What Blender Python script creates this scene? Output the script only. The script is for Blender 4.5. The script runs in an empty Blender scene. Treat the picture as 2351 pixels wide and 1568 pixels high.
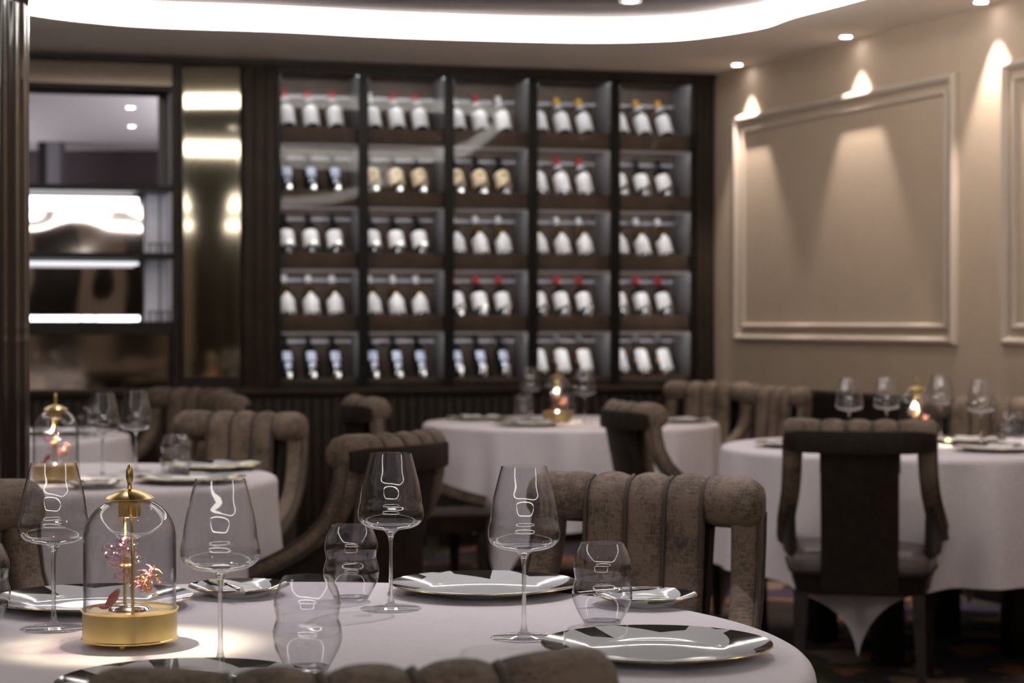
import bpy, bmesh, math, random
from mathutils import Vector, Matrix
from mathutils.geometry import tessellate_polygon

S = bpy.context.scene
COL = S.collection
PI = math.pi
random.seed(7)

# ------------------------------------------------------------------ camera, world, exposure
F, IW, IH, HOR, CZ = 4600.0, 2351.0, 1568.0, 742.0, 1.205
cam_d = bpy.data.cameras.new('camera')
cam = bpy.data.objects.new('camera', cam_d)
COL.objects.link(cam)
cam_d.sensor_width = 36.0
cam_d.lens = F / IW * 36.0
cam.location = (0, 0, CZ)
cam.rotation_euler = (PI / 2 - math.atan((IH / 2 - HOR) / F), 0, 0)
cam_d.clip_start = 0.05
cam_d.clip_end = 100
cam_d.dof.use_dof = True
cam_d.dof.focus_distance = 3.05
cam_d.dof.aperture_fstop = 5.6
S.camera = cam

world = bpy.data.worlds.new('world')
S.world = world
world.use_nodes = True
world.node_tree.nodes['Background'].inputs[0].default_value = (0.9, 0.85, 0.9, 1)
world.node_tree.nodes['Background'].inputs[1].default_value = 0.02

S.view_settings.view_transform = 'Standard'
S.view_settings.look = 'None'
S.view_settings.gamma = 1.0
S.view_settings.use_curve_mapping = False
S.view_settings.exposure = 0.0
S.cycles.use_adaptive_sampling = True
S.cycles.adaptive_threshold = 0.06
S.cycles.max_bounces = 8
S.cycles.diffuse_bounces = 3
S.cycles.glossy_bounces = 6
S.cycles.transmission_bounces = 8
S.cycles.transparent_max_bounces = 24
S.cycles.sample_clamp_indirect = 6.0

COVE_STRENGTH = 11.5
TABLE_SPOT = 18.0
WALL_SPOT = 78.0
LAMP_POWER = 8.0
SHELF_LED = 55.0


# ------------------------------------------------------------------ materials
def mat(name):
    m = bpy.data.materials.new(name)
    m.use_nodes = True
    nt = m.node_tree
    return m, nt, nt.nodes['Principled BSDF']


def simple(name, col, rough=0.5, metal=0.0, coat=0.0, spec=0.5, noise=0.0, nscale=40.0, bump=0.0, sheen=0.0):
    m, nt, p = mat(name)
    p.inputs['Base Color'].default_value = (*col, 1)
    p.inputs['Roughness'].default_value = rough
    p.inputs['Metallic'].default_value = metal
    p.inputs['Coat Weight'].default_value = coat
    p.inputs['Specular IOR Level'].default_value = spec
    p.inputs['Sheen Weight'].default_value = sheen
    if noise or bump:
        tc = nt.nodes.new('ShaderNodeTexCoord')
        n = nt.nodes.new('ShaderNodeTexNoise')
        n.inputs['Scale'].default_value = nscale
        n.inputs['Detail'].default_value = 4
        nt.links.new(tc.outputs['Object'], n.inputs['Vector'])
        if noise:
            r = nt.nodes.new('ShaderNodeValToRGB')
            r.color_ramp.elements[0].color = (*[c * (1 - noise) for c in col], 1)
            r.color_ramp.elements[1].color = (*[min(1, c * (1 + noise)) for c in col], 1)
            r.color_ramp.elements[0].position = 0.3
            r.color_ramp.elements[1].position = 0.7
            nt.links.new(n.outputs[0], r.inputs[0])
            nt.links.new(r.outputs[0], p.inputs['Base Color'])
        if bump:
            b = nt.nodes.new('ShaderNodeBump')
            b.inputs['Strength'].default_value = bump
            b.inputs['Distance'].default_value = 0.01
            nt.links.new(n.outputs[0], b.inputs['Height'])
            nt.links.new(b.outputs[0], p.inputs['Normal'])
    return m


def emis(name, col, strength):
    m, nt, p = mat(name)
    nt.nodes.remove(p)
    e = nt.nodes.new('ShaderNodeEmission')
    e.inputs[0].default_value = (*col, 1)
    e.inputs[1].default_value = strength
    nt.links.new(e.outputs[0], nt.nodes['Material Output'].inputs[0])
    return m


def thin_glass(name, tint=(0.97, 0.97, 0.98), edge=(0.55, 0.55, 0.56), ior=1.5, boost=1.0):
    m, nt, p = mat(name)
    nt.nodes.remove(p)
    N, L = nt.nodes, nt.links
    lw = N.new('ShaderNodeLayerWeight'); lw.inputs['Blend'].default_value = 0.5
    pw = N.new('ShaderNodeMath'); pw.operation = 'POWER'; pw.inputs[1].default_value = 5.0
    L.new(lw.outputs['Facing'], pw.inputs[0])
    mx = N.new('ShaderNodeMix'); mx.data_type = 'RGBA'
    mx.inputs[6].default_value = (*tint, 1); mx.inputs[7].default_value = (*edge, 1)
    L.new(pw.outputs[0], mx.inputs[0])
    tr = N.new('ShaderNodeBsdfTransparent'); L.new(mx.outputs[2], tr.inputs[0])
    gl = N.new('ShaderNodeBsdfGlossy'); gl.inputs['Roughness'].default_value = 0.0
    mul = N.new('ShaderNodeMath'); mul.operation = 'MULTIPLY'; mul.inputs[1].default_value = boost
    mul.use_clamp = True
    f0 = ((ior - 1) / (ior + 1)) ** 2
    sch = N.new('ShaderNodeMath'); sch.operation = 'MULTIPLY_ADD'
    sch.inputs[1].default_value = 1 - f0; sch.inputs[2].default_value = f0
    L.new(pw.outputs[0], sch.inputs[0])
    L.new(sch.outputs[0], mul.inputs[0])
    ms = N.new('ShaderNodeMixShader')
    L.new(mul.outputs[0], ms.inputs[0]); L.new(tr.outputs[0], ms.inputs[1]); L.new(gl.outputs[0], ms.inputs[2])
    L.new(ms.outputs[0], N['Material Output'].inputs[0])
    return m


def solid_glass(name, tint=(1, 1, 1), clear=0.45):
    m, nt, p = mat(name)
    nt.nodes.remove(p)
    N, L = nt.nodes, nt.links
    g = N.new('ShaderNodeBsdfGlass'); g.inputs['IOR'].default_value = 1.5
    g.inputs['Color'].default_value = (*tint, 1); g.inputs['Roughness'].default_value = 0
    t = N.new('ShaderNodeBsdfTransparent'); t.inputs[0].default_value = (0.96, 0.96, 0.97, 1)
    ms = N.new('ShaderNodeMixShader'); ms.inputs[0].default_value = clear
    L.new(g.outputs[0], ms.inputs[1]); L.new(t.outputs[0], ms.inputs[2])
    L.new(ms.outputs[0], N['Material Output'].inputs[0])
    return m


def velvet():
    m, nt, p = mat('brown_velvet')
    N, L = nt.nodes, nt.links
    tc = N.new('ShaderNodeTexCoord')
    n1 = N.new('ShaderNodeTexNoise'); n1.inputs['Scale'].default_value = 9; n1.inputs['Detail'].default_value = 5
    n1.inputs['Roughness'].default_value = 0.65
    mpx = N.new('ShaderNodeMapping'); mpx.inputs['Scale'].default_value = (60, 60, 420)
    mpz = N.new('ShaderNodeMapping'); mpz.inputs['Scale'].default_value = (420, 420, 50)
    n2 = N.new('ShaderNodeTexNoise'); n2.inputs['Scale'].default_value = 1; n2.inputs['Detail'].default_value = 2
    n3 = N.new('ShaderNodeTexNoise'); n3.inputs['Scale'].default_value = 1; n3.inputs['Detail'].default_value = 2
    L.new(tc.outputs['Object'], n1.inputs[0])
    L.new(tc.outputs['Object'], mpx.inputs[0]); L.new(mpx.outputs[0], n2.inputs[0])
    L.new(tc.outputs['Object'], mpz.inputs[0]); L.new(mpz.outputs[0], n3.inputs[0])
    mx = N.new('ShaderNodeMath'); mx.operation = 'MAXIMUM'
    L.new(n2.outputs[0], mx.inputs[0]); L.new(n3.outputs[0], mx.inputs[1])
    ad = N.new('ShaderNodeMath'); ad.operation = 'MULTIPLY_ADD'; ad.inputs[1].default_value = 0.9
    L.new(mx.outputs[0], ad.inputs[0]); L.new(n1.outputs[0], ad.inputs[2])
    r = N.new('ShaderNodeValToRGB')
    r.color_ramp.elements[0].position = 0.72; r.color_ramp.elements[0].color = (0.016, 0.011, 0.008, 1)
    r.color_ramp.elements[1].position = 1.22; r.color_ramp.elements[1].color = (0.195, 0.14, 0.103, 1)
    e = r.color_ramp.elements.new(0.98); e.color = (0.135, 0.095, 0.069, 1)
    L.new(ad.outputs[0], r.inputs[0]); L.new(r.outputs[0], p.inputs['Base Color'])
    p.inputs['Roughness'].default_value = 0.75
    p.inputs['Sheen Weight'].default_value = 0.08
    p.inputs['Sheen Tint'].default_value = (0.6, 0.48, 0.4, 1)
    b = N.new('ShaderNodeBump'); b.inputs['Strength'].default_value = 0.5; b.inputs['Distance'].default_value = 0.003
    L.new(ad.outputs[0], b.inputs['Height']); L.new(b.outputs[0], p.inputs['Normal'])
    return m


def carpet():
    m, nt, p = mat('patterned_carpet')
    N, L = nt.nodes, nt.links
    tc = N.new('ShaderNodeTexCoord')
    v = N.new('ShaderNodeTexVoronoi'); v.inputs['Scale'].default_value = 6.5
    nz = N.new('ShaderNodeTexNoise'); nz.inputs['Scale'].default_value = 5; nz.inputs['Detail'].default_value = 3
    L.new(tc.outputs['Object'], nz.inputs[0])
    mx = N.new('ShaderNodeMix'); mx.data_type = 'RGBA'; mx.inputs[0].default_value = 0.25
    L.new(tc.outputs['Object'], mx.inputs[6]); L.new(nz.outputs[1], mx.inputs[7])
    L.new(mx.outputs[2], v.inputs[0])
    sp = N.new('ShaderNodeSeparateColor'); L.new(v.outputs['Color'], sp.inputs[0])
    r = N.new('ShaderNodeValToRGB'); r.color_ramp.interpolation = 'CONSTANT'
    cols = [(0, (0.035, 0.022, 0.018)), (0.28, (0.25, 0.11, 0.05)), (0.45, (0.05, 0.035, 0.07)), (0.6, (0.22, 0.15, 0.1)),
            (0.75, (0.04, 0.045, 0.012)), (0.88, (0.02, 0.012, 0.012))]
    r.color_ramp.elements[0].color = (*cols[0][1], 1)
    r.color_ramp.elements[1].position = cols[1][0]; r.color_ramp.elements[1].color = (*cols[1][1], 1)
    for pos, c in cols[2:]:
        e = r.color_ramp.elements.new(pos); e.color = (*c, 1)
    L.new(sp.outputs[0], r.inputs[0]); L.new(r.outputs[0], p.inputs['Base Color'])
    p.inputs['Roughness'].default_value = 0.95
    b = N.new('ShaderNodeBump'); b.inputs['Strength'].default_value = 0.4
    n2 = N.new('ShaderNodeTexNoise'); n2.inputs['Scale'].default_value = 400
    L.new(tc.outputs['Object'], n2.inputs[0]); L.new(n2.outputs[0], b.inputs['Height'])
    L.new(b.outputs[0], p.inputs['Normal'])
    return m


def plate_mat():
    m, nt, p = mat('patterned_porcelain')
    N, L = nt.nodes, nt.links

    def math_(op, a=None, b=None, c=None):
        n = N.new('ShaderNodeMath'); n.operation = op
        for i, x in enumerate((a, b, c)):
            if x is None: continue
            if isinstance(x, (int, float)): n.inputs[i].default_value = x
            else: L.new(x, n.inputs[i])
        return n.outputs[0]
    tc = N.new('ShaderNodeTexCoord')
    sx = N.new('ShaderNodeSeparateXYZ'); L.new(tc.outputs['Object'], sx.inputs[0])
    x, y = sx.outputs[0], sx.outputs[1]
    r = math_('SQRT', math_('ADD', math_('MULTIPLY', x, x), math_('MULTIPLY', y, y)))
    a = math_('ARCTAN2', y, x)
    f1 = math_('FRACT', math_('MULTIPLY', a, 7 / (2 * PI)))
    f2 = math_('FRACT', math_('MULTIPLY_ADD', a, -4 / (2 * PI), 0.3))
    # saw-shaped leaves reaching from the well to the rim
    lim = math_('MAXIMUM', math_('MULTIPLY_ADD', f1, 0.42, 0.66), math_('MULTIPLY_ADD', f2, 0.5, 0.5))
    R = N.new('ShaderNodeAttribute'); R.attribute_type = 'OBJECT'; R.attribute_name = 'plate_radius'
    rel = math_('DIVIDE', r, R.outputs['Fac'])
    dark = math_('GREATER_THAN', rel, lim)
    mx = N.new('ShaderNodeMix'); mx.data_type = 'RGBA'
    mx.inputs[6].default_value = (0.72, 0.73, 0.75, 1); mx.inputs[7].default_value = (0.022, 0.02, 0.018, 1)
    L.new(dark, mx.inputs[0]); L.new(mx.outputs[2], p.inputs['Base Color'])
    p.inputs['Roughness'].default_value = 0.08
    p.inputs['Coat Weight'].default_value = 0.15
    p.inputs['Coat Roughness'].default_value = 0.03
    return m


def linen():
    m, nt, p = mat('white_damask_linen')
    N, L = nt.nodes, nt.links
    tc = N.new('ShaderNodeTexCoord')
    mp = N.new('ShaderNodeMapping'); mp.inputs['Scale'].default_value = (30, 260, 30)
    n = N.new('ShaderNodeTexNoise'); n.inputs['Scale'].default_value = 2; n.inputs['Detail'].default_value = 3
    L.new(tc.outputs['Object'], mp.inputs[0]); L.new(mp.outputs[0], n.inputs[0])
    r = N.new('ShaderNodeValToRGB')
    r.color_ramp.elements[0].color = (0.75, 0.695, 0.745, 1); r.color_ramp.elements[1].color = (0.84, 0.785, 0.84, 1)
    r.color_ramp.elements[0].position = 0.3; r.color_ramp.elements[1].position = 0.7
    L.new(n.outputs[0], r.inputs[0]); L.new(r.outputs[0], p.inputs['Base Color'])
    p.inputs['Roughness'].default_value = 0.7
    p.inputs['Specular IOR Level'].default_value = 0.25
    b = N.new('ShaderNodeBump'); b.inputs['Strength'].default_value = 0.08; b.inputs['Distance'].default_value = 0.002
    L.new(n.outputs[0], b.inputs['Height']); L.new(b.outputs[0], p.inputs['Normal'])
    return m


def wavy_mirror(name, col, scale, strength, rough=0.03):
    m, nt, p = mat(name)
    N, L = nt.nodes, nt.links
    p.inputs['Base Color'].default_value = (*col, 1); p.inputs['Metallic'].default_value = 1
    p.inputs['Roughness'].default_value = rough
    tc = N.new('ShaderNodeTexCoord'); n = N.new('ShaderNodeTexNoise'); n.inputs['Scale'].default_value = scale
    n.inputs['Detail'].default_value = 0
    L.new(tc.outputs['Object'], n.inputs[0])
    b = N.new('ShaderNodeBump'); b.inputs['Strength'].default_value = strength; b.inputs['Distance'].default_value = 0.02
    L.new(n.outputs[0], b.inputs['Height']); L.new(b.outputs[0], p.inputs['Normal'])
    return m


def brushed_ceiling():
    m, nt, p = mat('brushed_grey_ceiling')
    N, L = nt.nodes, nt.links
    tc = N.new('ShaderNodeTexCoord')
    mp = N.new('ShaderNodeMapping'); mp.inputs['Scale'].default_value = (0.5, 5, 1)
    n = N.new('ShaderNodeTexNoise'); n.inputs['Scale'].default_value = 2.2; n.inputs['Detail'].default_value = 3
    L.new(tc.outputs['Object'], mp.inputs[0]); L.new(mp.outputs[0], n.inputs[0])
    r = N.new('ShaderNodeValToRGB')
    r.color_ramp.elements[0].color = (0.12, 0.105, 0.108, 1); r.color_ramp.elements[1].color = (0.36, 0.32, 0.325, 1)
    r.color_ramp.elements[0].position = 0.3; r.color_ramp.elements[1].position = 0.7
    L.new(n.outputs[0], r.inputs[0]); L.new(r.outputs[0], p.inputs['Base Color'])
    p.inputs['Roughness'].default_value = 0.9
    p.inputs['Specular IOR Level'].default_value = 0.0
    return m


M = {
    'linen': linen(),
    'velvet': velvet(),
    'leather': simple('dark_brown_leather', (0.024, 0.016, 0.012), 0.55, spec=0.2, noise=0.25, nscale=30, bump=0.1),
    'seat_leather': simple('seat_leather', (0.115, 0.088, 0.084), 0.36, noise=0.15, nscale=20, bump=0.08),
    'piping': simple('piping_fabric', (0.075, 0.055, 0.042), 0.7),
    'dark_wood': simple('dark_stained_wood', (0.022, 0.014, 0.011), 0.45, spec=0.2, noise=0.3, nscale=14),
    'brown_wood': simple('brown_lacquered_wood', (0.036, 0.024, 0.018), 0.5, spec=0.15, noise=0.2, nscale=10),
    'shelf_wood': simple('shelf_brown_wood', (0.115, 0.078, 0.058), 0.5, spec=0.2, noise=0.15, nscale=10),
    'black': simple('black_lacquer', (0.009, 0.008, 0.007), 0.35, spec=0.2),
    'wall': simple('taupe_wall_paint', (0.45, 0.35, 0.265), 0.75, noise=0.03, nscale=6),
    'trim': simple('taupe_trim_paint', (0.5, 0.42, 0.35), 0.5),
    'soffit': simple('ceiling_paint', (0.90, 0.83, 0.76), 0.7),
    'inner_ceiling': brushed_ceiling(),
    'carpet': carpet(),
    'cove': emis('cove_diffuser', (1.0, 0.94, 0.86), COVE_STRENGTH),
    'cove_dim': emis('cove_diffuser_dimmed', (1.0, 0.94, 0.86), COVE_STRENGTH * 0.65),
    'spot_disc': emis('downlight_lens', (1.0, 0.95, 0.9), 30.0),
    'led': emis('led_strip', (0.93, 0.95, 1.0), SHELF_LED),
    'led_bright': emis('bright_led_bar', (0.9, 0.93, 1.0), 5.0),
    'led_fill': emis('fill_uplight_bar', (0.85, 0.84, 1.0), 55.0),  # glow of the added back-room fill lights
    'led_soft': emis('soft_led_bar', (0.93, 0.95, 1.0), 1.2),
    'lamp_led': emis('warm_lamp_led', (1.0, 0.78, 0.4), 22.0),
    'steel': simple('white_metal_trim', (0.75, 0.73, 0.72), 0.35, metal=0.6),
    'chrome': simple('polished_steel', (0.75, 0.76, 0.78), 0.12, metal=1.0),
    'knife_steel': simple('knife_steel', (0.35, 0.35, 0.36), 0.15, metal=1.0),
    'gold': simple('brushed_brass', (0.66, 0.50, 0.21), 0.28, metal=1.0, noise=0.05, nscale=30),
    'gold_rim': simple('gold_rim', (0.85, 0.68, 0.25), 0.2, metal=1.0),
    'plate': plate_mat(),
    'glass': thin_glass('clear_thin_glass', edge=(0.72, 0.72, 0.73), boost=1.5),
    'dome_glass': thin_glass('dome_glass', edge=(0.12, 0.11, 0.11), boost=1.3),
    'pane': thin_glass('cabinet_pane', tint=(0.9, 0.9, 0.9), edge=(0.7, 0.7, 0.7), ior=1.5, boost=0.3),
    'solid_glass': solid_glass('crystal_stem'),
    'bubble': thin_glass('lilac_bubble_glass', tint=(0.97, 0.9, 0.96), edge=(0.6, 0.4, 0.52), ior=1.9, boost=1.6),
    'petal': simple('amber_petal', (0.75, 0.33, 0.16), 0.25, coat=0.6),
    'petal_pink': simple('plum_petal', (0.45, 0.12, 0.2), 0.25, coat=0.6),
    'wing': simple('brown_wing', (0.2, 0.06, 0.06), 0.3, coat=0.5),
    'mirror': wavy_mirror('bronze_mirror', (0.42, 0.38, 0.29), 3, 0.0, 0.05),
    'smoked_mirror': wavy_mirror('smoked_mirror', (0.5, 0.43, 0.36), 3, 0.02, 0.06),
    'wavy_mirror': wavy_mirror('wavy_mirror', (0.62, 0.55, 0.53), 4.0, 0.12, 0.03),
    'pale_liner': simple('pale_lavender_liner', (0.82, 0.79, 0.85), 0.5),
    'pale_panel': simple('pale_grey_panel', (0.52, 0.5, 0.54), 0.5),
    'side_panel': simple('grey_side_panel', (0.17, 0.16, 0.16), 0.5),
    'column': simple('dark_bronze_lacquer', (0.028, 0.019, 0.016), 0.16, coat=0.8),
    'room_wall': simple('service_room_wall', (0.05, 0.032, 0.03), 0.6),
    'bottle_dark': simple('dark_bottle_glass', (0.006, 0.008, 0.006), 0.08, coat=0.5),
    'bottle_amber': simple('amber_bottle_glass', (0.05, 0.03, 0.006), 0.1, coat=0.5),
    'label_white': simple('white_paper_label', (0.85, 0.83, 0.81), 0.6, noise=0.03, nscale=60),
    'label_cream': simple('cream_paper_label', (0.75, 0.6, 0.38), 0.6, noise=0.03, nscale=60),
    'blue_glint': simple('painted_blue_glint', (0.66, 0.71, 0.85), 0.25, metal=0.3),
    'ink': simple('dark_label_print', (0.03, 0.025, 0.03), 0.6),
    'cap_red': simple('red_capsule', (0.45, 0.03, 0.03), 0.35),
    'cap_yellow': simple('yellow_capsule', (0.75, 0.42, 0.03), 0.35),
    'cap_white': simple('white_capsule', (0.8, 0.78, 0.77), 0.4),
    'cap_dark': simple('dark_capsule', (0.02, 0.018, 0.02), 0.35),
    'cap_silver': simple('silver_capsule', (0.5, 0.5, 0.55), 0.3, metal=0.7),
    'art': simple('wall_rear_panel', (0.3, 0.24, 0.2), 0.7),
}


# ------------------------------------------------------------------ mesh helpers
class MB:
    def __init__(s):
        s.v = []; s.f = []

    def add(s, vs, fs):
        o = len(s.v)
        s.v += [tuple(v) for v in vs]
        s.f += [tuple(i + o for i in f) for f in fs]
        return s

    def box(s, x0, x1, y0, y1, z0, z1):
        vs = [(x, y, z) for z in (z0, z1) for y in (y0, y1) for x in (x0, x1)]
        return s.add(vs, [(0, 2, 3, 1), (4, 5, 7, 6), (0, 1, 5, 4), (2, 6, 7, 3), (0, 4, 6, 2), (1, 3, 7, 5)])

    def loft(s, rings, caps=True, closed=False):
        n = len(rings[0]); o = []
        vs = [p for r in rings for p in r]
        fs = []
        m = len(rings)
        for i in range(m if closed else m - 1):
            a = i * n; b = ((i + 1) % m) * n
            for j in range(n):
                k = (j + 1) % n
                fs.append((a + j, a + k, b + k, b + j))
        if caps and not closed:
            fs.append(tuple(range(n - 1, -1, -1)))
            fs.append(tuple(range((m - 1) * n, m * n)))
        return s.add(vs, fs)

    def lathe(s, prof, seg=40, cx=0, cy=0, cz=0, axis_cap=True):
        rings = []
        for r, z in prof:
            rings.append([(cx + max(r, 1e-5) * math.cos(2 * PI * k / seg), cy + max(r, 1e-5) * math.sin(2 * PI * k / seg), cz + z) for k in range(seg)])
        return s.loft(rings, caps=axis_cap)

    def tube(s, pts, rad, n=8, closed=False):
        pts = [Vector(p) for p in pts]
        rings = []
        m = len(pts)
        prev = None
        for i, p in enumerate(pts):
            if closed: t = pts[(i + 1) % m] - pts[i - 1]
            else: t = pts[min(i + 1, m - 1)] - pts[max(i - 1, 0)]
            t.normalize()
            if prev is None:
                ref = Vector((0, 0, 1)) if abs(t.z) < 0.9 else Vector((1, 0, 0))
                a = t.cross(ref).normalized()
            else:
                a = (prev - t * prev.dot(t)).normalized()
            prev = a
            b = t.cross(a)
            r = rad(i / (m - 1)) if callable(rad) else rad
            rings.append([p + (a * math.cos(2 * PI * k / n) + b * math.sin(2 * PI * k / n)) * r for k in range(n)])
        return s.loft(rings, caps=True, closed=closed)

    def sphere(s, c, r, seg=12, rings=8, sc=(1, 1, 1)):
        prof = [(math.sin(PI * i / rings), -math.cos(PI * i / rings)) for i in range(rings + 1)]
        rr = []
        for a, z in prof:
            a = max(a, 1e-4)
            rr.append([(c[0] + r * sc[0] * a * math.cos(2 * PI * k / seg), c[1] + r * sc[1] * a * math.sin(2 * PI * k / seg), c[2] + r * sc[2] * z) for k in range(seg)])
        return s.loft(rr)

    def mesh(s, name, smooth=True, angle=40):
        me = bpy.data.meshes.new(name)
        me.from_pydata(s.v, [], s.f)
        me.validate()
        bm = bmesh.new(); bm.from_mesh(me)
        bmesh.ops.recalc_face_normals(bm, faces=bm.faces)
        bm.to_mesh(me); bm.free()
        if smooth:
            me.polygons.foreach_set('use_smooth', [True] * len(me.polygons))
            me.set_sharp_from_angle(angle=math.radians(angle))
        me.update()
        return me


def rbox(x0, x1, y0, y1, z0, z1, bev=0.01, seg=3):
    bm = bmesh.new()
    bmesh.ops.create_cube(bm, size=1)
    for v in bm.verts:
        v.co = Vector((x0 + (v.co.x + .5) * (x1 - x0), y0 + (v.co.y + .5) * (y1 - y0), z0 + (v.co.z + .5) * (z1 - z0)))
    bmesh.ops.bevel(bm, geom=list(bm.edges), offset=bev, segments=seg, affect='EDGES', profile=0.5)
    mb = MB()
    bm.verts.index_update()
    mb.add([v.co[:] for v in bm.verts], [[v.index for v in f.verts] for f in bm.faces])
    bm.free()
    return mb


def obj(name, mb, m, parent=None, loc=None, rot=None, smooth=True, angle=40):
    me = mb.mesh(name, smooth, angle) if isinstance(mb, MB) else mb
    o = bpy.data.objects.new(name, me)
    COL.objects.link(o)
    if m is not None and not me.materials:
        me.materials.append(M[m] if isinstance(m, str) else m)
    if parent: o.parent = parent
    if loc: o.location = loc
    if rot: o.rotation_euler = rot
    return o


def tag(o, label, cat, group=None):
    o['label'] = label; o['category'] = cat
    if group: o['group'] = group
    return o


def struct(o):
    o['kind'] = 'structure'
    return o


def thing(name, label, cat, loc=(0, 0, 0), rotz=0, group=None, rot=None):
    o = bpy.data.objects.new(name, None)
    COL.objects.link(o)
    o.empty_display_size = 0.05
    o.location = loc
    o.rotation_euler = rot if rot else (0, 0, rotz)
    return tag(o, label, cat, group)


def copy_tree(o, parent=None):
    c = o.copy()
    COL.objects.link(c)
    if parent is not None: c.parent = parent
    for ch in list(o.children):
        copy_tree(ch, c)
    return c


def lamp_light(name, kind, loc, energy, col, parent=None, rot=(0, 0, 0), **kw):
    l = bpy.data.lights.new(name, kind)
    l.energy = energy; l.color = col
    for k, v in kw.items(): setattr(l, k, v)
    o = bpy.data.objects.new(name, l)
    COL.objects.link(o)
    o.location = loc; o.rotation_euler = rot
    if parent: o.parent = parent
    return o


# ------------------------------------------------------------------ layout frames
CORNER = Vector((1.137, 11.26))
BWX = Vector((0.968, 0.251)).normalized()          # along the back wall, to the right
BWY = Vector((-BWX.y, BWX.x))                       # into the back wall
BROT = math.atan2(BWX.y, BWX.x)
RWX = Vector((0.362, -0.932)).normalized()          # along the right wall, towards the viewer
RWY = Vector((-RWX.y, RWX.x))
RROT = math.atan2(RWX.y, RWX.x)
CEIL = 2.6
CEIL2 = 2.626
COVE_LIP = 0.08  # glowing band extended below the ceiling, shaped to brighten the soffit


def along(px, X, Y, d=0.0):
    """distance along a wall at which the sight line of image column px meets it, d behind its face"""
    k = (px - IW / 2) / F
    o = CORNER + Y * d
    return (k * o.y - o.x) / (X.x - k * X.y)


def bx(px, d=0.0): return along(px, BWX, BWY, d)
def rx(px, d=0.0): return along(px, RWX, RWY, d)


def table_xy(px, py, z=0.75):
    D = F * (CZ - z) / (py - HOR)
    return ((px - IW / 2) / F * D, D)


# ------------------------------------------------------------------ room shell
floor = struct(obj('floor', MB().box(-7.2, 9.6, -9.2, 18, -0.1, 0.0), 'carpet', smooth=False))


def catmull(pts, sub=8):
    out = []
    n = len(pts)
    P = [Vector(p) for p in pts]
    for i in range(n):
        p0, p1, p2, p3 = P[i - 1], P[i], P[(i + 1) % n], P[(i + 2) % n]
        for k in range(sub):
            t = k / sub
            out.append(0.5 * ((2 * p1) + (p2 - p0) * t + (2 * p0 - 5 * p1 + 4 * p2 - p3) * t * t + (3 * p1 - p0 - 3 * p2 + p3) * t ** 3))
    return out


ring1 = catmull([(-2.62, 8.35), (-2.19, 9.04), (-1.94, 9.30), (-1.66, 9.45), (-1.11, 9.58), (-0.585, 9.77), (0.0, 9.90), (0.377, 9.95), (0.66, 9.92),
                 (0.905, 9.81), (1.178, 9.48), (1.289, 9.14), (1.507, 8.65), (1.86, 7.75), (2.15, 6.9), (2.15, 6.3), (1.7, 5.95),
                 (0.6, 5.8), (-0.6, 5.75), (-1.6, 5.75), (-2.5, 6.0), (-2.95, 6.7), (-2.9, 7.6)])
ring2 = catmull([(-1.6, 4.75), (-0.4, 4.85), (0.9, 4.85), (2.0, 4.7), (2.6, 4.2), (3.0, 3.0), (3.4, 1.5), (3.6, 0.2), (3.2, -0.7), (2.2, -1.1),
                 (0.8, -1.2), (-1.0, -1.1), (-2.2, -0.6), (-2.7, 0.4), (-2.7, 2.0), (-2.6, 3.6), (-2.3, 4.4)])
ring3 = catmull([(-2.4, -2.4), (0, -2.2), (2.5, -2.3), (4.0, -2.9), (4.3, -4.5), (3.9, -6.4), (2.0, -7.0), (-0.5, -7.0), (-2.6, -6.6), (-3.2, -5.0), (-3.1, -3.2)])
ring1 = [p * 0.9425 for p in ring1]
rings = [ring1, ring2, ring3]

outer = [Vector((-7.2, -9.2)), Vector((9.6, -9.2)), Vector((9.6, 18)), Vector((-7.2, 18))]
loops = [[Vector((p.x, p.y, 0)) for p in outer]] + [[Vector((p.x, p.y, 0)) for p in r] for r in rings]
tris = tessellate_polygon(loops)
flat = [p for l in loops for p in l]
mb = MB().add([(p.x, p.y, CEIL) for p in flat], [tuple(t) for t in tris])
struct(obj('ceiling', mb, 'soffit', smooth=False))
for i, r in enumerate(rings):
    tri = tessellate_polygon([[Vector((p.x, p.y, 0)) for p in r]])
    mb = MB().add([(p.x, p.y, CEIL2) for p in r], [tuple(t) for t in tri])
    struct(obj('ceiling_recess', mb, 'inner_ceiling', smooth=False))
    n = len(r)
    cen = sum(r, Vector((0, 0))) / n
    vs = []
    for p in r:
        q = p + (cen - p).normalized() * 0.004
        vs += [(q.x, q.y, CEIL - COVE_LIP), (q.x, q.y, CEIL2)]
    mb = MB().add(vs, [(2 * k, 2 * ((k + 1) % n), 2 * ((k + 1) % n) + 1, 2 * k + 1) for k in range(n)])
    o = obj('cove_light', mb, 'cove_dim' if i == 1 else 'cove', smooth=True)
    tag(o, ['glowing white cove light curving around the ceiling recess above the wine cabinets',
            'cove light ring in the ceiling above the nearest table',
            'cove light ring at the far end of the room behind the viewer'][i], 'light', 'ceiling cove lights')

# back wall behind and beside the cabinets
def wall_piece(name, x0, x1, y0, y1, z0, z1, m, frame='b', parent=None, bev=0):
    loc = (CORNER.x, CORNER.y, 0)
    rot = (0, 0, BROT if frame == 'b' else RROT)
    g = rbox(x0, x1, y0, y1, z0, z1, bev, 2) if bev else MB().box(x0, x1, y0, y1, z0, z1)
    o = obj(name, g, m, parent, None if parent else loc, None if parent else rot, smooth=bool(bev))
    return o


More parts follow.
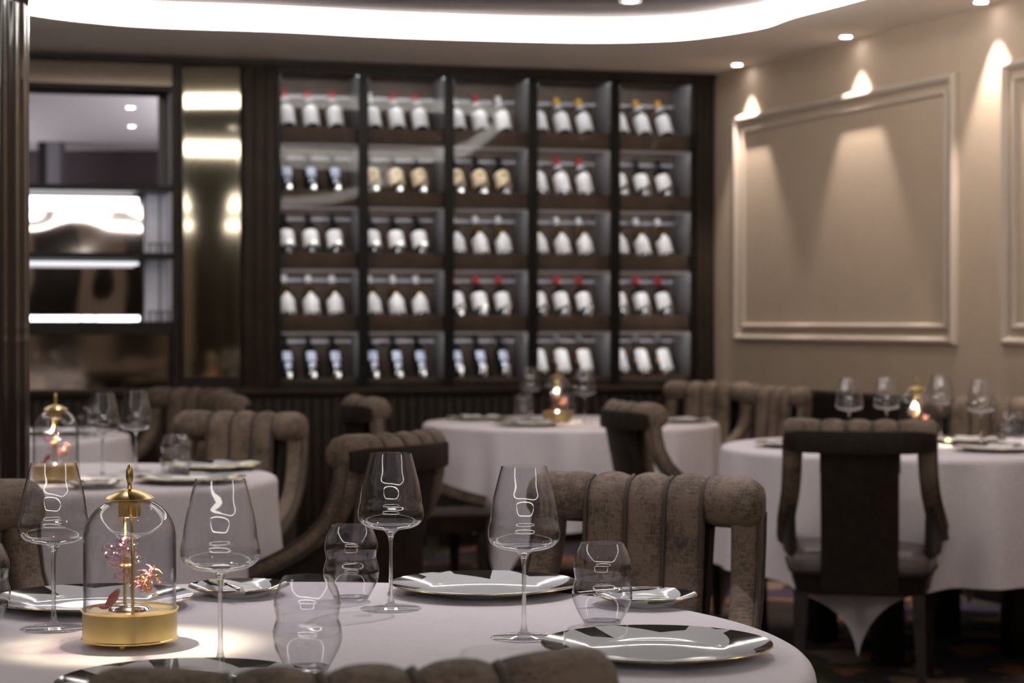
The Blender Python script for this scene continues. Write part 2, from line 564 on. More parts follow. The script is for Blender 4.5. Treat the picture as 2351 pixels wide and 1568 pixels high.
XD1 = bx(412)          # right end of the display cabinet
XM1 = bx(556)          # right end of the mirror
XW0 = bx(640)          # left end of the wine cabinets
XD0 = bx(-120)         # left end of the display cabinet
LED_Z = 0.86           # ledge height
wb = struct(wall_piece('wall_back', XD1, 0.35, 0.46, 0.56, 0, CEIL, 'brown_wood'))
struct(wall_piece('wall_back_left', -7.0, XD0, 0.0, 0.2, 0, CEIL, 'brown_wood'))

# right wall
struct(wall_piece('wall_right', 0.0, 22.0, 0.0, 0.2, 0, CEIL, 'wall', 'r'))
struct(obj('wall_left', MB().box(-7.2, -7.0, -9.2, 18, 0, CEIL), 'wall', smooth=False))
struct(obj('wall_rear', MB().box(-7.2, 9.6, -9.2, -9.0, 0, CEIL), 'wall', smooth=False))
rp = struct(obj('trim_rear', MB().box(-7.0, 9.4, -9.0, -8.96, 0, 0.12), 'dark_wood', smooth=False))
for k in range(13):
    obj('wall_panel', MB().box(-6.6 + k * 1.2, -6.0 + k * 1.2, -8.97, -8.9, 0.12, CEIL - 0.001), 'dark_wood', rp, smooth=False)
struct(obj('wall_far', MB().box(-7.2, 9.6, 16.2, 16.4, 0, CEIL), 'room_wall', smooth=False))
struct(obj('wall_service', MB().box(-1.05, -0.95, 11.3, 16.2, 0, CEIL), 'room_wall', smooth=False))


def frame_trim(name, u0, u1, z0, z1, w, prof):
    """picture-frame moulding on the right wall; prof = list of (distance inwards 0..w, height off the wall)"""
    loc = (CORNER.x, CORNER.y, 0)
    rngs = []
    for (a, b), sx, sz in (((u0, z0), 1, 1), ((u1, z0), -1, 1), ((u1, z1), -1, -1), ((u0, z1), 1, -1)):
        rngs.append([(a + sx * t, -h, b + sz * t) for t, h in prof])
    o = obj(name, MB().loft(rngs, caps=False, closed=True), 'trim', None, loc, (0, 0, RROT), angle=25)
    return struct(o)


mprof = [(0, 0.0), (0, 0.018), (0.004, 0.026), (0.012, 0.034), (0.022, 0.034), (0.028, 0.026), (0.034, 0.02), (0.04, 0.012), (0.04, 0.0)]
mprof2 = [(0, 0.0), (0, 0.012), (0.004, 0.018), (0.012, 0.022), (0.018, 0.02), (0.022, 0.012), (0.026, 0.0)]
pu0, pu1 = rx(1693), rx(2200)
pw_ = pu1 - pu0
gap = rx(2306) - pu1
for k in range(3):
    a = pu0 + k * (pw_ + gap)
    frame_trim('trim_%d' % (2 * k + 1), a, a + pw_, 1.108, 2.335, 0.04, mprof)
    frame_trim('trim_%d' % (2 * k + 2), a + 0.07, a + pw_ - 0.07, 1.178, 2.265, 0.026, mprof2)
# dark wainscot with a cap rail along the right wall
wr = struct(wall_piece('wall_right_wainscot', 0.0, 14.0, -0.07, 0.0, 0.0, 0.84, 'dark_wood', 'r'))
wall_piece('cap_rail', 0.0, 14.0, -0.085, 0.0, 0.84, 0.865, 'brown_wood', 'r', parent=wr)

# ------------------------------------------------------------------ base unit below the cabinets
base = thing('base_cabinet', 'long dark wood base cabinet with vertical slats below the wine cabinets', 'cabinet', (CORNER.x, CORNER.y, 0), BROT)
obj('carcass', MB().box(XD0 + 0.002, -0.09, 0.0, 0.44, 0.0, LED_Z - 0.035), 'dark_wood', base, smooth=False)
slat = None
xs = -0.12
while xs > XD0 + 0.05:
    if slat is None:
        slat = obj('slat', rbox(-0.021, 0.021, -0.016, 0.002, 0.08, LED_Z - 0.05, 0.006, 2), 'brown_wood', base, (xs, 0, 0))
    else:
        c = slat.copy(); COL.objects.link(c); c.parent = base; c.location = (xs, 0, 0)
    xs -= 0.052
tag(obj('ledge_top', rbox(XD0, 0.02, -0.05, 0.44, LED_Z - 0.034, LED_Z, 0.006, 2), 'brown_wood', None, (CORNER.x, CORNER.y, 0), (0, 0, BROT)),
    'polished dark wood ledge running under the wine cabinets and mirrors', 'ledge')

# ------------------------------------------------------------------ wine cabinets
ROWS = [2.257, 1.920, 1.585, 1.249, 0.912]
PITCH = 0.4715
OPEN = 0.418
DEPTH = 0.40
BX0 = bx(645)
orders = ['first', 'second', 'third', 'fourth', 'fifth']


def make_cabinet():
    t = thing('wine_cabinet', '', 'cabinet', group='glazed wine cabinets along the back wall')
    x0, x1 = -0.024, OPEN + (PITCH - OPEN - 0.024)
    obj('back_panel', MB().box(x0, x1, DEPTH - 0.012, DEPTH, LED_Z, CEIL - 0.002), 'shelf_wood', t, smooth=False)
    obj('side_panel', MB().box(x0, x0 + 0.012, 0.02, DEPTH - 0.012, LED_Z, CEIL - 0.002), 'side_panel', t, smooth=False)
    obj('side_panel', MB().box(x1 - 0.012, x1, 0.02, DEPTH - 0.012, LED_Z, CEIL - 0.002), 'side_panel', t, smooth=False)
    obj('top_panel', MB().box(x0 + 0.012, x1 - 0.012, 0.02, DEPTH - 0.012, CEIL - 0.05, CEIL - 0.003), 'brown_wood', t, smooth=False)
    for i, z in enumerate(ROWS):
        sh = obj('shelf', MB().box(x0 + 0.012, x1 - 0.012, 0.05, DEPTH - 0.012, z - 0.075, z - 0.052) if z > 1.0 else
                 MB().box(x0 + 0.012, x1 - 0.012, 0.03, DEPTH - 0.012, LED_Z + 0.001, LED_Z + 0.008), 'shelf_wood', t, smooth=False)
        obj('fascia', rbox(x0 + 0.012, x1 - 0.012, 0.034, 0.05, max(z - 0.09, LED_Z + 0.002), z, 0.004, 2), 'shelf_wood', sh)
        obj('edge_strip', MB().box(x0 + 0.012, x1 - 0.012, 0.03, 0.046, z - 0.104, z - 0.092) if z > 1.0 else
            MB().box(x0 + 0.012, x1 - 0.012, 0.028, 0.034, LED_Z + 0.01, LED_Z + 0.018), 'pale_panel', sh, smooth=False)
        top = (ROWS[i - 1] - 0.077) if i else CEIL - 0.052
        # led strip tucked behind the fascia, tilted to the bottles
        yl = .053 if i else .019
        l = MB().box(x0 + .02, x1 - .02, yl, yl + .004, top - (.0095 if i else .0125), top - .001)
        obj('led_strip', l, 'led', sh, smooth=False)
        obj('neck_rail', MB().box(x0 + 0.012, x1 - 0.012, DEPTH - 0.05, DEPTH - 0.035, z + 0.185, z + 0.2), 'pale_panel', t, smooth=False)
    for a, b in ((x0, 0.0), (OPEN, x1)):
        obj('door_stile', rbox(a, b, -0.012, 0.018, LED_Z + 0.001, CEIL - 0.001, 0.003, 1), 'black', t)
    obj('door_rail', rbox(0.0, OPEN, -0.010, 0.016, CEIL - 0.066, CEIL - 0.001, 0.003, 1), 'dark_wood', t)
    obj('door_rail', rbox(0.0, OPEN, -0.010, 0.016, LED_Z + 0.001, LED_Z + 0.03, 0.003, 1), 'dark_wood', t)
    obj('door_pane', MB().box(0.0, OPEN, 0.000, 0.004, LED_Z + 0.03, CEIL - 0.066), 'pane', t, smooth=False)
    return t


cab = make_cabinet()
cabs = []
for i in range(5):
    c = cab if i == 0 else copy_tree(cab)
    p = CORNER + BWX * (BX0 + i * PITCH)
    c.location = (p.x, p.y, 0); c.rotation_euler = (0, 0, BROT)
    c['label'] = 'glazed dark wood wine cabinet with five lit shelves, %s from the left' % orders[i]
    cabs.append(c)

BOTTLE_PROF = [(0.0, 0.004), (0.036, 0.0), (0.0415, 0.004), (0.042, 0.02), (0.042, 0.185), (0.040, 0.2), (0.032, 0.216), (0.021, 0.229),
               (0.0155, 0.243), (0.0145, 0.26), (0.0145, 0.292), (0.0165, 0.294), (0.0165, 0.302), (0.0, 0.303)]


def patch(r, z0, z1, half, peak=0.0, n=14, th=0.0008):
    """curved paper label hugging the front (-y) of a bottle"""
    inner, outer_ = [], []
    for i in range(n + 1):
        a = -PI / 2 + half * (2 * i / n - 1)
        zt = z1 + peak * max(0, 1 - abs(2 * i / n - 1) * 2.2)
        for lst, rr in ((inner, r + 0.0002), (outer_, r + th)):
            lst.append([(rr * math.cos(a), rr * math.sin(a), z0), (rr * math.cos(a), rr * math.sin(a), zt)])
    rings_ = [[inner[i][0], inner[i][1], outer_[i][1], outer_[i][0]] for i in range(n + 1)]
    return MB().loft(rings_)


def make_bottle(kind):
    t = thing('wine_bottle', '', 'bottle')
    glass = 'bottle_amber' if kind in ('peak', 'slim') else 'bottle_dark'
    obj('body', MB().lathe(BOTTLE_PROF, 20), glass, t)
    capm = {'red': 'cap_red', 'yellow': 'cap_yellow', 'plain': 'cap_white', 'peak': 'cap_white', 'slim': 'cap_silver',
            'white_red': 'cap_red', 'white': 'cap_dark', 'cream': 'cap_dark', 'blue': 'cap_dark'}[kind]
    obj('capsule', MB().lathe([(0.0151, 0.252), (0.0155, 0.256), (0.0155, 0.292), (0.0175, 0.293), (0.0175, 0.304), (0.0, 0.305)], 16), capm, t)
    if kind in ('red', 'yellow', 'plain'):
        obj('label', patch(0.042, 0.028, 0.16, 1.6, 0.012), 'label_white', t)
        nb = MB().lathe([(0.0408, 0.200), (0.0418, 0.2), (0.0336, 0.2165), (0.0228, 0.2297), (0.0172, 0.243), (0.0158, 0.2505), (0.015, 0.2505)], 18, axis_cap=False)
        obj('neck_label', nb, 'label_white', t)
    elif kind == 'peak':
        obj('label', patch(0.042, 0.022, 0.125, 1.6, 0.035), 'label_white', t)
    elif kind == 'slim':
        obj('label', patch(0.042, 0.03, 0.175, 1.05), 'label_white', t)
        obj('seal', patch(0.042, 0.1, 0.13, 0.16).add([], []), 'cap_yellow', t, rot=(0, 0, -1.35))
    elif kind in ('white', 'white_red'):
        obj('label', patch(0.042, 0.055, 0.165, 1.5), 'label_white', t)
    elif kind == 'cream':
        lb = obj('label', patch(0.042, 0.055, 0.168, 1.5, 0.006), 'label_cream', t)
        obj('emblem', patch(0.0428, 0.125, 0.142, 0.22), 'ink', lb)
    elif kind == 'blue':
        obj('label', patch(0.042, 0.10, 0.165, 0.62), 'blue_glint', t)  # pale patches painting the blue-white highlights on unlabelled glass
        obj('lower_glint', patch(0.042, 0.05, 0.088, 0.42), 'blue_glint', t)
    return t


def make_rest():
    """bent polished cradle that props a bottle on its shelf"""
    r = [[(-.010, -.056, -.02), (.010, -.056, -.02), (.010, -.052, -.02), (-.010, -.052, -.02)],
         [(-.009, -.052, .018), (.009, -.052, .018), (.009, -.048, .018), (-.009, -.048, .018)],
         [(-.012, -.044, .050), (.012, -.044, .050), (.012, -.041, .048), (-.012, -.041, .048)]]
    return MB().loft(r)


proto_b = {}
LEAN = math.radians(40)
KINDS = [['red', 'blue', 'white', 'peak', 'blue'],
         ['red', 'cream', 'white', 'peak', 'blue'],
         ['red', 'cream', 'peak', 'white_red', 'blue'],
         ['yellow', 'red', 'peak', 'white_red', 'slim'],
         ['yellow', 'white', 'peak', 'white_red', 'slim']]
DESC = {'red': 'red-capped dark bottle, white labels', 'yellow': 'yellow-capped dark bottle, white labels', 'plain': 'white-capped dark bottle, white labels',
        'peak': 'white-capped amber bottle, peaked label', 'slim': 'silver-capped amber bottle, narrow white label',
        'white_red': 'red-capped dark bottle, square white label', 'white': 'dark-capped bottle, square white label',
        'cream': 'dark bottle with cream label', 'blue': 'dark bottle, small painted bluish glint'}
spots = ['leftmost', 'middle', 'rightmost']
rest_mesh = None
for b in range(5):
    for r in range(5):
        for k, x in enumerate((0.058, 0.190, 0.322)):
            kind = KINDS[b][r]
            if kind in ('red', 'yellow') and k == 0 and b in (1, 2, 3, 4): kind = 'plain' if r == 0 else kind
            if kind == 'red' and b == 2 and k == 2: kind = 'plain'
            if kind not in proto_b:
                proto_b[kind] = o = make_bottle(kind)
            else:
                o = copy_tree(proto_b[kind])
            p = CORNER + BWX * (BX0 + b * PITCH + x) + BWY * 0.115
            o.location = (p.x, p.y, ROWS[r] - 0.022 if ROWS[r] > 1 else ROWS[r] - 0.012)
            o.rotation_euler = (-LEAN, 0, BROT)
            o['label'] = '%s, %s, %s cabinet, %s shelf' % (DESC[kind], spots[k], orders[b], ['top', 'second', 'middle', 'fourth', 'bottom'][r])
            o['group'] = 'wine bottles displayed in the lit cabinets'
            if kind in ('white', 'white_red', 'cream', 'blue'):
                if rest_mesh is None: rest_mesh = make_rest().mesh('bottle_rest')
                q = obj('bottle_rest', rest_mesh, 'chrome', cabs[b], (x, 0.115, ROWS[r] + 0.012))

# pilasters at both ends of the wine cabinets
for nm, a, b_, lab in (('pilaster', XM1 + 0.002, BX0 - 0.0245, 'brown wood pilaster between the tall mirror and the wine cabinets'),
                       ('pilaster', BX0 + 4 * PITCH + OPEN + 0.0305, 0.0, 'brown wood pilaster between the wine cabinets and the beige wall')):
    t = thing(nm, lab, 'pilaster', (CORNER.x, CORNER.y, 0), BROT)
    obj('core', MB().box(a, b_, 0.0, 0.44, LED_Z + 0.001, CEIL - 0.001), 'brown_wood', t, smooth=False)
    n = 3
    w = (b_ - a) / n
    for i in range(n):
        obj('slat', rbox(a + i * w + 0.006, a + (i + 1) * w - 0.006, -0.014, 0.001, LED_Z + 0.001, CEIL - 0.002, 0.005, 2), 'brown_wood', t)
# crown strip under the ceiling
tag(obj('crown_strip', rbox(XD0, 0.0, -0.03, -0.0145, CEIL - 0.035, CEIL - 0.001, 0.004, 1), 'dark_wood', None, (CORNER.x, CORNER.y, 0), (0, 0, BROT)),
    'thin dark wood strip along the top of the wine cabinets', 'trim')

# ------------------------------------------------------------------ tall tinted mirror
t = thing('tall_mirror', 'tall bronze-tinted mirror between the display cabinet and the pilaster', 'mirror', (CORNER.x, CORNER.y, 0), BROT)
mx0, mx1 = bx(420), bx(553)
obj('backing', MB().box(XD1 + 0.001, XM1, 0.07, 0.2, LED_Z + 0.001, CEIL - 0.001), 'dark_wood', t, smooth=False)
obj('frame_stile', rbox(XD1 + 0.001, mx0, 0.0, 0.07, LED_Z + 0.001, CEIL - 0.001, 0.003, 1), 'dark_wood', t)
obj('frame_stile', rbox(mx1, XM1, 0.0, 0.07, LED_Z + 0.001, CEIL - 0.001, 0.003, 1), 'dark_wood', t)
obj('frame_rail', rbox(mx0, mx1, 0.0, 0.07, CEIL - 0.04, CEIL - 0.001, 0.003, 1), 'dark_wood', t)
obj('frame_rail', rbox(mx0, mx1, 0.0, 0.07, LED_Z + 0.001, 0.92, 0.003, 1), 'dark_wood', t)
w = (mx1 - mx0) / 2
obj('mirror_pane', MB().box(-w * 1.0, w * 1.0, -0.003, 0.003, 0.921, CEIL - 0.041), 'mirror', t, ((mx0 + mx1) / 2, 0.038, 0), (0, 0, math.radians(-8.6)), smooth=False)

# ------------------------------------------------------------------ display cabinet on the left
Yd = 10.45
def zpx(py): return CZ - (py - HOR) / F * Yd
d = thing('display_cabinet', 'dark framed display cabinet with lit mirrored shelves left of the tall mirror', 'cabinet', (CORNER.x, CORNER.y, 0), BROT)
xr = bx(396)
obj('post', rbox(xr, XD1, -0.01, 0.34, LED_Z + 0.001, CEIL - 0.001, 0.004, 1), 'dark_wood', d)
obj('post', rbox(XD0, XD0 + 0.05, -0.01, 0.34, LED_Z + 0.001, CEIL - 0.001, 0.004, 1), 'dark_wood', d)
XL = XD0 + 0.05
for a, b_ in ((zpx(207), zpx(195)), (zpx(135), CEIL - 0.001), (zpx(768), zpx(738))):
    obj('rail', rbox(XL, xr, -0.008, 0.3, a, b_, 0.003, 1), 'dark_wood', d)
obj('top_mirror', MB().box(XL, xr, 0.01, 0.016, zpx(195), zpx(135)), 'smoked_mirror', d, smooth=False)
for py in (432, 587):
    s_ = obj('shelf', rbox(XL, xr, 0.0, 0.31, zpx(py + 7), zpx(py - 7), 0.003, 1), 'black', d)
xm = bx(330, 0.31)
xp = bx(366, 0.31)
for a, b_ in ((zpx(580), zpx(439)), (zpx(738), zpx(594))):
    obj('mirror_back', MB().box(XL, xm, 0.31, 0.318, a, b_), 'wavy_mirror', d, smooth=False)
    obj('back_panel', MB().box(xm, xr, 0.312, 0.32, a, b_), 'pale_liner', d, smooth=False)
    obj('divider', MB().box(xm - 0.006, xm, 0.29, 0.31, a, b_), 'black', d, smooth=False)
    obj('divider', MB().box(xp - 0.008, xp, 0.22, 0.23, a, b_), 'black', d, smooth=False)
    obj('side_liner', MB().box(xr - 0.006, xr, 0.02, 0.312, a, b_), 'pale_liner', d, smooth=False)
    g = obj('gallery_rail', MB().tube([(xm, 0.06, a + 0.05), (xr - 0.006, 0.06, a + 0.05)], 0.004, 6), 'black', d)
    for q in range(4):
        xq = xm + (xr - xm) * (q + 0.5) / 4
        obj('gallery_post', MB().tube([(xq, 0.06, a), (xq, 0.06, a + 0.05)], 0.004, 6), 'black', g)
xe = bx(322)
obj('led_bar', rbox(XL, xe, 0.10, 0.14, zpx(474), zpx(451), 0.006, 2), 'led_bright', d)
obj('led_bar', rbox(XL, xe, 0.10, 0.125, zpx(608), zpx(600), 0.003, 2), 'led_soft', d)
for a, b_ in ((XL, bx(186)), (bx(191), bx(218)), (bx(223), xe)):
    obj('led_bar', rbox(a, b_, 0.05, 0.09, zpx(737), zpx(725), 0.004, 2), 'led_bright', d)
obj('lower_mirror', MB().box(XL, bx(388), 0.03, 0.036, LED_Z + 0.002, zpx(768)), 'smoked_mirror', d, smooth=False)
obj('lower_post', rbox(bx(388), xr, 0.0, 0.3, LED_Z + 0.002, zpx(768), 0.003, 1), 'dark_wood', d)
# opening of the top compartment to the room behind: grey return
obj('opening_return', MB().box(bx(364, 0.3), xr, 0.29, 0.31, zpx(425), zpx(207)), 'side_panel', d, smooth=False)
obj('opening_return', MB().box(xr - 0.006, xr, 0.0, 0.29, zpx(425), zpx(207)), 'side_panel', d, smooth=False)

# room behind the open compartment
def px_at(px, Y): return (px - IW / 2) / F * Y
for nm, xx in (('left', -4.7), ('right', -1.35)):
    t = thing('fill_uplight', 'unseen added uplight brightening the ceiling behind the display cabinet, %s side' % nm, 'light', (xx, 13.6, 1.9))  # out of view, added only to brighten the back-room ceiling
    obj('trough', MB().box(-0.08, 0.08, -2.0, 2.0, 0.0, 0.06), 'pale_panel', t, smooth=False)
    obj('led_strip', MB().box(-0.05, 0.05, -1.95, 1.95, 0.061, 0.065), 'led_fill', t, smooth=False)
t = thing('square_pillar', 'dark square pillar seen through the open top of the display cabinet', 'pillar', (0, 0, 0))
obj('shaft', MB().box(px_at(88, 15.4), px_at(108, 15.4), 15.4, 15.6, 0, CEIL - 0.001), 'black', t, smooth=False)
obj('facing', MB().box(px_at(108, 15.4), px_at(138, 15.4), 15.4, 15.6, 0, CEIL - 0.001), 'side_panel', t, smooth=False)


# ------------------------------------------------------------------ downlights
def make_downlight():
    t = thing('downlight', '', 'light', group='recessed ceiling downlights')
    obj('trim_ring', MB().lathe([(0.030, -0.004), (0.044, -0.004), (0.046, -0.001), (0.046, 0.0), (0.030, 0.0)], 24, axis_cap=False), 'steel', t)
    obj('lens', MB().lathe([(0.0, -0.001), (0.031, -0.001)], 24, axis_cap=False), 'spot_disc', t)
    return t


dl0 = None
def downlight(x, y, z, label, energy, size, blend=0.5, col=(1.0, 0.88, 0.76), tilt=(0, 0, 0), soft=0.02):
    global dl0
    if dl0 is None: o = dl0 = make_downlight()
    else:
        o = dl0.copy(); COL.objects.link(o)
        for ch in dl0.children:
            if ch.type == 'MESH':
                c = ch.copy(); COL.objects.link(c); c.parent = o
    o.location = (x, y, z - 0.0005)
    o['label'] = label
    if energy:
        lamp_light('downlight_beam', 'SPOT', (0, 0, -0.012), energy, col, o, tilt, spot_size=math.radians(size), spot_blend=blend, shadow_soft_size=soft)
    return o


def rwall(u, off): return CORNER + RWX * u - RWY * off
du = 1.05
ords = ['nearest the wine cabinets', 'second from the wine cabinets', 'third from the wine cabinets', 'fourth from the wine cabinets', 'fifth from the wine cabinets', 'sixth from the wine cabinets']
u0 = rx(1725)
step = (rx(2290) - u0) / 2
for k in range(6):
    p = rwall(u0 + step * k, 0.088)
    downlight(p.x, p.y, CEIL, 'small bright downlight close to the beige wall, %s' % ords[k], WALL_SPOT, 60, 0.55, (1.0, 0.89, 0.79), soft=0.012)
p = table_xy(1447, 3)
D = F * (CEIL2 - CZ) / (HOR - 3)
downlight((1447 - 1175.5) / F * D, D, CEIL2, 'small downlight in the grey ceiling recess above the third wine cabinet', TABLE_SPOT, 80, 0.6)
for i, (x, y, e) in enumerate([(0.35, 4.15, 3.6), (-0.9, 3.9, 0.9), (-1.2, 6.6, 1.3), (1.7, 6.75, 0.9), (0.2, 7.6, 1.0), (0.3, 2.0, 0.2), (1.5, 1.0, 1.2), (-1.0, 0.2, 1.2),
                               (2.2, 3.2, 0.5)]):
    zz = CEIL2
    downlight(x, y, zz, ['ceiling downlight above the back of the nearest table', 'ceiling downlight above the left chair of the nearest table',
                         'ceiling downlight above the left middle table', 'ceiling downlight above the right table', 'ceiling downlight in front of the far table',
                         'ceiling downlight above the near chair', 'ceiling downlight right of the viewer', 'ceiling downlight left of the viewer',
                         'ceiling downlight right of the nearest table'][i], TABLE_SPOT * e, 95, 0.8, (1.0, 0.94, 0.99))
downlight(-2.35, 8.2, CEIL2, 'ceiling downlight above the far left table', TABLE_SPOT, 90, 0.8, (1.0, 0.94, 0.99))
for i, (px, py) in enumerate(((300, 247), (303, 290))):
    D = F * (CEIL - CZ) / (HOR - py)
    downlight((px - 1175.5) / F * D, D, CEIL, 'downlight in the room behind the display cabinet, %s' % ['nearer one', 'farther one'][i], 8, 100, 0.5, (0.9, 0.9, 1.0))


# ------------------------------------------------------------------ round column on the left
col_x = (65 - 1175.5) / F * 4.7 - 0.128
t = thing('column', 'glossy dark bronze fluted column with flared top at the left edge', 'column', (col_x, 4.7, 0))
def flute_ring(r, z, depth=0.05, n=20, seg=120):
    return [((r * (1 - depth * (0.5 + 0.5 * math.cos(n * 2 * PI * k / seg)))) * math.cos(2 * PI * k / seg),
             (r * (1 - depth * (0.5 + 0.5 * math.cos(n * 2 * PI * k / seg)))) * math.sin(2 * PI * k / seg), z) for k in range(seg)]
obj('shaft', MB().loft([flute_ring(0.128, 0.12), flute_ring(0.128, 1.95)]), 'column', t, angle=60)
cap_r = [flute_ring(0.128 + 0.16 * s ** 1.6, 1.95 + (CEIL - 0.03 - 1.95) * s, 0.12) for s in [i / 8 for i in range(9)]]
obj('capital', MB().loft(cap_r), 'column', t, angle=60)
obj('abacus', MB().lathe([(0.0, 0), (0.30, 0), (0.30, 0.028), (0.0, 0.028)], 48, 0, 0, CEIL - 0.03), 'column', t)
obj('plinth', MB().lathe([(0.0, 0), (0.16, 0), (0.16, 0.1), (0.14, 0.12), (0.0, 0.12)], 48), 'column', t)


# ------------------------------------------------------------------ tables and cloths
def make_table(x, y, r, rot, label):
    t = thing('dining_table', label, 'table', (x, y, 0), rot, 'round dining tables')
    obj('table_top', MB().lathe([(0.0, 0.715), (r - 0.012, 0.715), (r - 0.004, 0.722), (r - 0.004, 0.742), (r - 0.01, 0.747), (0.0, 0.747)], 64), 'dark_wood', t)
    a = 0.26
    for sx in (-1, 1):
        for sy in (-1, 1):
            obj('leg', rbox(sx * a - 0.045, sx * a + 0.045, sy * a - 0.045, sy * a + 0.045, 0.0, 0.715, 0.006, 2), 'black', t)
    return t


def make_cloth(x, y, r, rot, label, half=1.16, seed=1, folds=15):
    rnd = random.Random(seed)
    ph = [rnd.uniform(0, 6.28) for _ in range(6)]
    seg = 240
    ringsl = []
    for q in (0.02, 0.25, 0.5, 0.75, 0.9, 0.96):
        ringsl.append([(r * q * math.cos(2 * PI * k / seg), r * q * math.sin(2 * PI * k / seg), 0.750) for k in range(seg)])
    nz = 18
    for i in range(nz + 7):
        t = max(0.0, (i - 6) / nz)
        ring = []
        for k in range(seg):
            a = 2 * PI * k / seg
            c = max(abs(math.cos(a)), abs(math.sin(a)))
            corner = max(0.0, (1 / c - 1) / 0.414)
            drop = half - r + 0.25 * corner ** 2.4
            s = 0.0065 * min(i, 6) + t * (drop - 0.039)
            # rounded shoulder
            bend = 0.02
            if s < bend * PI / 2:
                rr = r - bend + 0.006 + bend * math.sin(s / bend); z = 0.750 - bend + bend * math.cos(s / bend)
            else:
                rr = r + 0.006; z = 0.750 - bend - (s - bend * PI / 2)
            g = max(0.0, s - 0.03) / 0.6
            w = math.sin(folds * a + ph[0] + 0.8 * math.sin(3 * a + ph[1])) * 0.65 + math.sin((folds * 1.7 // 1) * a + ph[2]) * 0.35
            rr += (0.042 + 0.035 * corner) * g ** 0.75 * w * (0.7 + 0.5 * math.sin(2 * a + ph[3])) + 0.045 * g * (1 - 0.4 * corner)
            ring.append((rr * math.cos(a), rr * math.sin(a), z))
        ringsl.append(ring)
    mb = MB().loft(ringsl, caps=False)
    mb.f.append(tuple(range(seg)))
    o = obj('tablecloth', mb, 'linen', None, (x, y, 0.0012), (0, 0, rot), angle=80)
    tag(o, label, 'tablecloth', 'white tablecloths')
    return o


TABLES = [(-0.36, 2.76, 0.765, 0.5, 'round dining table nearest the viewer under a white cloth', 'white cloth on the nearest table with the sharp wine glasses'),
          (-1.32, 5.90, 0.62, 0.9, 'round dining table at left behind the nearest table', 'white cloth on the left middle table'),
          (0.27, 9.2, 0.675, 0.35, 'round dining table in front of the wine cabinets', 'white cloth on the far table in front of the wine cabinets'),
          (1.5, 7.4, 0.72, 0.30, 'round dining table at right near the beige wall', 'white cloth on the right table with a corner hanging low'),
          (-2.2, 8.1, 0.64, 0.2, 'round dining table at far left in front of the display cabinet', 'white cloth on the far left table')]
for i, (x, y, r, rot, l1, l2) in enumerate(TABLES):
    make_table(x, y, r, rot, l1)
    make_cloth(x, y, r, rot, l2, r + 0.44, 11 + i, 14 + i % 3)


